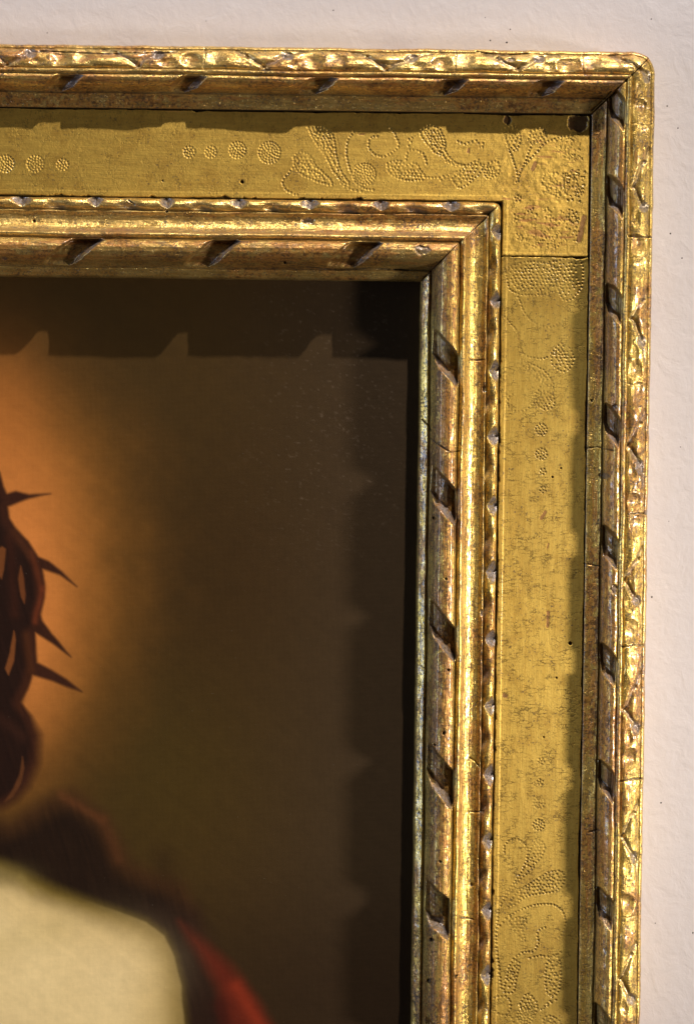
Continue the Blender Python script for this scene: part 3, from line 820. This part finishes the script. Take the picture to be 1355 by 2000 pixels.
DOTS = np.array(DOTS)
da, db = p2f(DOTS[:, 0], DOTS[:, 1], 64)


def frieze(rail, mat):
    if rail == 'top':
        a_ = np.concatenate([np.arange(S_TOP0, VT, 10.0), np.arange(VT, 327.01, 1.15)]); a_[-1] = 327
        b_ = np.linspace(-327, -49, 250)
    else:
        a_ = np.linspace(155.5, 327, 152)
        b_ = np.concatenate([np.arange(-49, VR, 1.15), np.arange(VR, S_RGT1, 10.0)])
    A, B = np.meshgrid(a_, b_, indexing='ij')
    seed = 50 if rail == 'top' else 63
    S, T = (A, B) if rail == 'top' else (B, A)
    H0 = 64 + 0.9 * fbm(S, T, 260, 120, 3, seed) + 0.25 * fbm(S, T, 40, 12, 2, seed + 1)
    dirt_shade = np.zeros(A.shape); red = np.zeros(A.shape); grey = np.zeros(A.shape)
    # edges with chipped gesso
    if rail == 'top':
        din = np.where(A < 155.5, -155.5 - B, 99); dout = np.minimum(B + 327, 327 - A)
        dcor = np.where(A >= 150, np.where(B > -155.5, A - 155.5, 99), 99)
        dj = np.where(A > 150, -49.0 - B, 99)
        keepv = (A <= 155.5) & (B > -154)
        din = np.where((A > 155.5) & (B < -155.5), np.hypot(A - 155.5, B + 155.5), din)
        din = np.minimum(din, dcor)
    else:
        din = A - 155.5; dout = 327 - A; dj = B + 49.0
        keepv = np.zeros(A.shape, bool)
    # a slight raised lap beside the inner moulding (paint ridge)
    H0 = H0 + 1.3 * (1 - sm(10, 13, din)) * (1 if rail == 'right' else 0.6)
    wA = np.clip(1.2 + 2.6 * fbm(S, T * 0, 55, 9, 4, seed + 2) + 11 * np.clip(fbm(S, T * 0, 22, 9, 4, seed + 12) - 0.2, 0, 1), 0.4, 9)
    wB = np.clip(1.2 + 3.2 * fbm(S, T * 0, 70, 9, 4, seed + 3) + 5 * np.clip(fbm(S, T * 0, 26, 9, 4, seed + 13) - 0.25, 0, 1), 0.3, 9)
    wC = np.clip(0.45 + 0.7 * fbm(T, S * 0, 20, 9, 4, seed + 4), 0.25, 9)
    dj = dj + 4.5 * fbm(T, S * 0, 26, 9, 4, 404) * (1 if rail == 'right' else -1)
    lp = np.floor((S + 5 * fbm(T, S * 0, 60, 9, 2, 8) + 31) / 322); lq = np.floor((T + 14) / 700)
    leafy = vnoise(lp * 3.7 + 0.5, lq * 0 + seed) * 0.8
    lapd = np.abs((S + 5 * fbm(T, S * 0, 60, 9, 2, 8) + 31) / 322 % 1 * 322)
    leafy = leafy + 0.8 * np.exp(-(lapd / 2.0) ** 2) + 0.5 * np.clip(fbm(S, T, 150, 50, 4, seed + 5) * 2, 0, 1)
    for d_, w_, k_ in ((din, wA, 0.8), (dout, wB, 1.0), (dj, wC, 0.6)):
        g = 1 - sm(w_ * 0.7, w_ + 0.9, d_)
        H0 = H0 - 14 * g; dirt_shade = np.maximum(dirt_shade, g * k_)
    H0 = H0 + 0.8 * np.exp(-((dj - 4) / 3) ** 2)
    red = np.maximum(red, 0.5 * np.exp(-dout / 10)); red = np.maximum(red, 0.3 * np.exp(-din / 8))
    # soiled corner
    ca_, cb_ = p2f(1060, 330, 64)
    soil = np.exp(-((A - ca_) / 110) ** 2 - ((B - cb_ - 60) / 170) ** 2)
    leafy = leafy + soil * 0.9 * np.clip(0.6 + fbm(A, B, 60, 60, 3, 93), 0, 1)
    red = np.maximum(red, soil * 0.85 * np.clip(0.6 + fbm(A, B, 40, 40, 3, 90), 0, 1))
    H0 = H0 + soil * (0.5 * fbm(A, B, 7, 7, 2, 91) + 0.8 * fbm(A, B, 18, 18, 2, 92))
    # punch marks
    xs = A[:, 0]; ys = B[0]
    dv = np.zeros(A.shape); dk = np.zeros(A.shape)
    for x0, y0, r in zip(da, db, DOTS[:, 2]):
        i0, i1 = np.searchsorted(xs, (x0 - 7, x0 + 7)); j0, j1 = np.searchsorted(ys, (y0 - 7, y0 + 7))
        if i0 >= i1 or j0 >= j1: continue
        dd = np.hypot(A[i0:i1, j0:j1] - x0, B[i0:i1, j0:j1] - y0)
        g = -2.6 * np.exp(-(dd / (r * 0.85)) ** 2) + 0.35 * np.exp(-((dd - r * 1.45) / 1.0) ** 2)
        sub = dv[i0:i1, j0:j1]; dv[i0:i1, j0:j1] = np.where(np.abs(g) > np.abs(sub), g, sub)
        dk[i0:i1, j0:j1] = np.maximum(dk[i0:i1, j0:j1], np.exp(-(dd / (r * 1.05)) ** 2))
    wearm = 0.8 * np.clip(0.75 + 0.9 * fbm(A, B, 45, 45, 3, 95), 0.25, 1.0)
    H0 = H0 + dv * wearm; dirt_shade = np.maximum(dirt_shade, 0.50 * dk * wearm); red = np.maximum(red, 0.35 * dk)
    # worm holes, losses and scratches
    holes = [(473, 355, 3.2), (1113, 1257, 3.4), (1078, 932, 1.8), (1086, 1324, 1.6), (318, 353, 1.6), (1095, 915, 1.6), (1061, 1440, 1.4)]
    for x, y, r in holes:
        a0, b0 = p2f(x, y, 64); g = 1 - sm(r * 0.75, r * 1.2, np.hypot(A - a0, B - b0))
        H0 = H0 - 12 * g; dirt_shade = np.maximum(dirt_shade, g)
    for x0, y0, x1, y1, wd in [(1070, 1196, 1069, 1222, 4), (1064, 1000, 1057, 1012, 3.5), (915, 292, 914, 296, 3.5), (1140, 425, 1130, 470, 6), (984, 1358, 988, 1360, 5),
                               (1068, 1070, 1070, 1062, 2.5), (150, 386, 190, 384, 3), (700, 262, 712, 262, 1.6), (1045, 318, 1040, 330, 5)]:
        p = p2f(x0, y0, 64); q = p2f(x1, y1, 64)
        g = 1 - sm(0.5, 1.1, (segdist(A, B, *p, *q) + 1.2 * fbm(A, B, 6, 6, 2, 5)) / wd)
        red = np.maximum(red, 1.6 * g); dirt_shade = np.maximum(dirt_shade, 0.35 * g); H0 = H0 - 0.8 * g
    # dark loss in the outer corner and beside the joint
    for x0, y0, rw, rh in [(1130, 240, 22, 17), (990, 236, 8, 10)]:
        a0, b0 = p2f(x0, y0, 64)
        q = np.hypot((A - a0) / rw, (B - b0) / rh) + 0.35 * fbm(A, B, 12, 12, 3, 8)
        g = 1 - sm(0.85, 1.0, q)
        H0 = H0 - 3.5 * g + 0.8 * np.exp(-((q - 1.08) / 0.07) ** 2); dirt_shade = np.maximum(dirt_shade, 0.85 * g); red = np.maximum(red, g)
    keep = ~(keepv[:-1, :-1] & keepv[1:, 1:] & keepv[:-1, 1:] & keepv[1:, :-1])
    red = np.clip(red, 0, 2)
    return grid_obj('frieze', A, B, H0, mat, frame, keep, dict(dirt_shade=np.clip(dirt_shade, 0, 1), red=red, grey=grey, leafy=leafy), flip=False)


o = frieze('top', FRZ_T); o['label'] = 'flat punched frieze board along the top and round the corner'
o = frieze('right', FRZ_R); o['label'] = 'flat punched frieze board down the right side'

# solid wooden core behind the gilded faces (closes the joints from behind)
def core(rail):
    bm = bmesh.new()
    if rail == 'top': pts = [(S_TOP0, -424), (424, -424), (4, -4), (S_TOP0, -4)]
    else: pts = [(424, -424), (424, S_RGT1), (4, S_RGT1), (4, -4)]
    lo, hi = WALLH + 1, 44
    vb = [bm.verts.new((a * K, -lo * K, -b * K)) for a, b in pts]
    pin = []
    for a, b in pts:
        pin.append((a, b))
    vt = [bm.verts.new((a * K, -(hi if abs(max(abs(a) if rail == 'right' else abs(b), 0)) > 50 else 24) * K, -b * K)) for a, b in pin]
    bm.faces.new(vb); bm.faces.new(vt)
    for i in range(4): bm.faces.new((vb[i], vb[(i + 1) % 4], vt[(i + 1) % 4], vt[i]))
    bmesh.ops.recalc_face_normals(bm, faces=bm.faces)
    me = bpy.data.meshes.new('wooden_core'); bm.to_mesh(me); bm.free(); me.materials.append(WOOD)
    o = bpy.data.objects.new('wooden_core', me); link(o, frame)


core('top'); core('right')
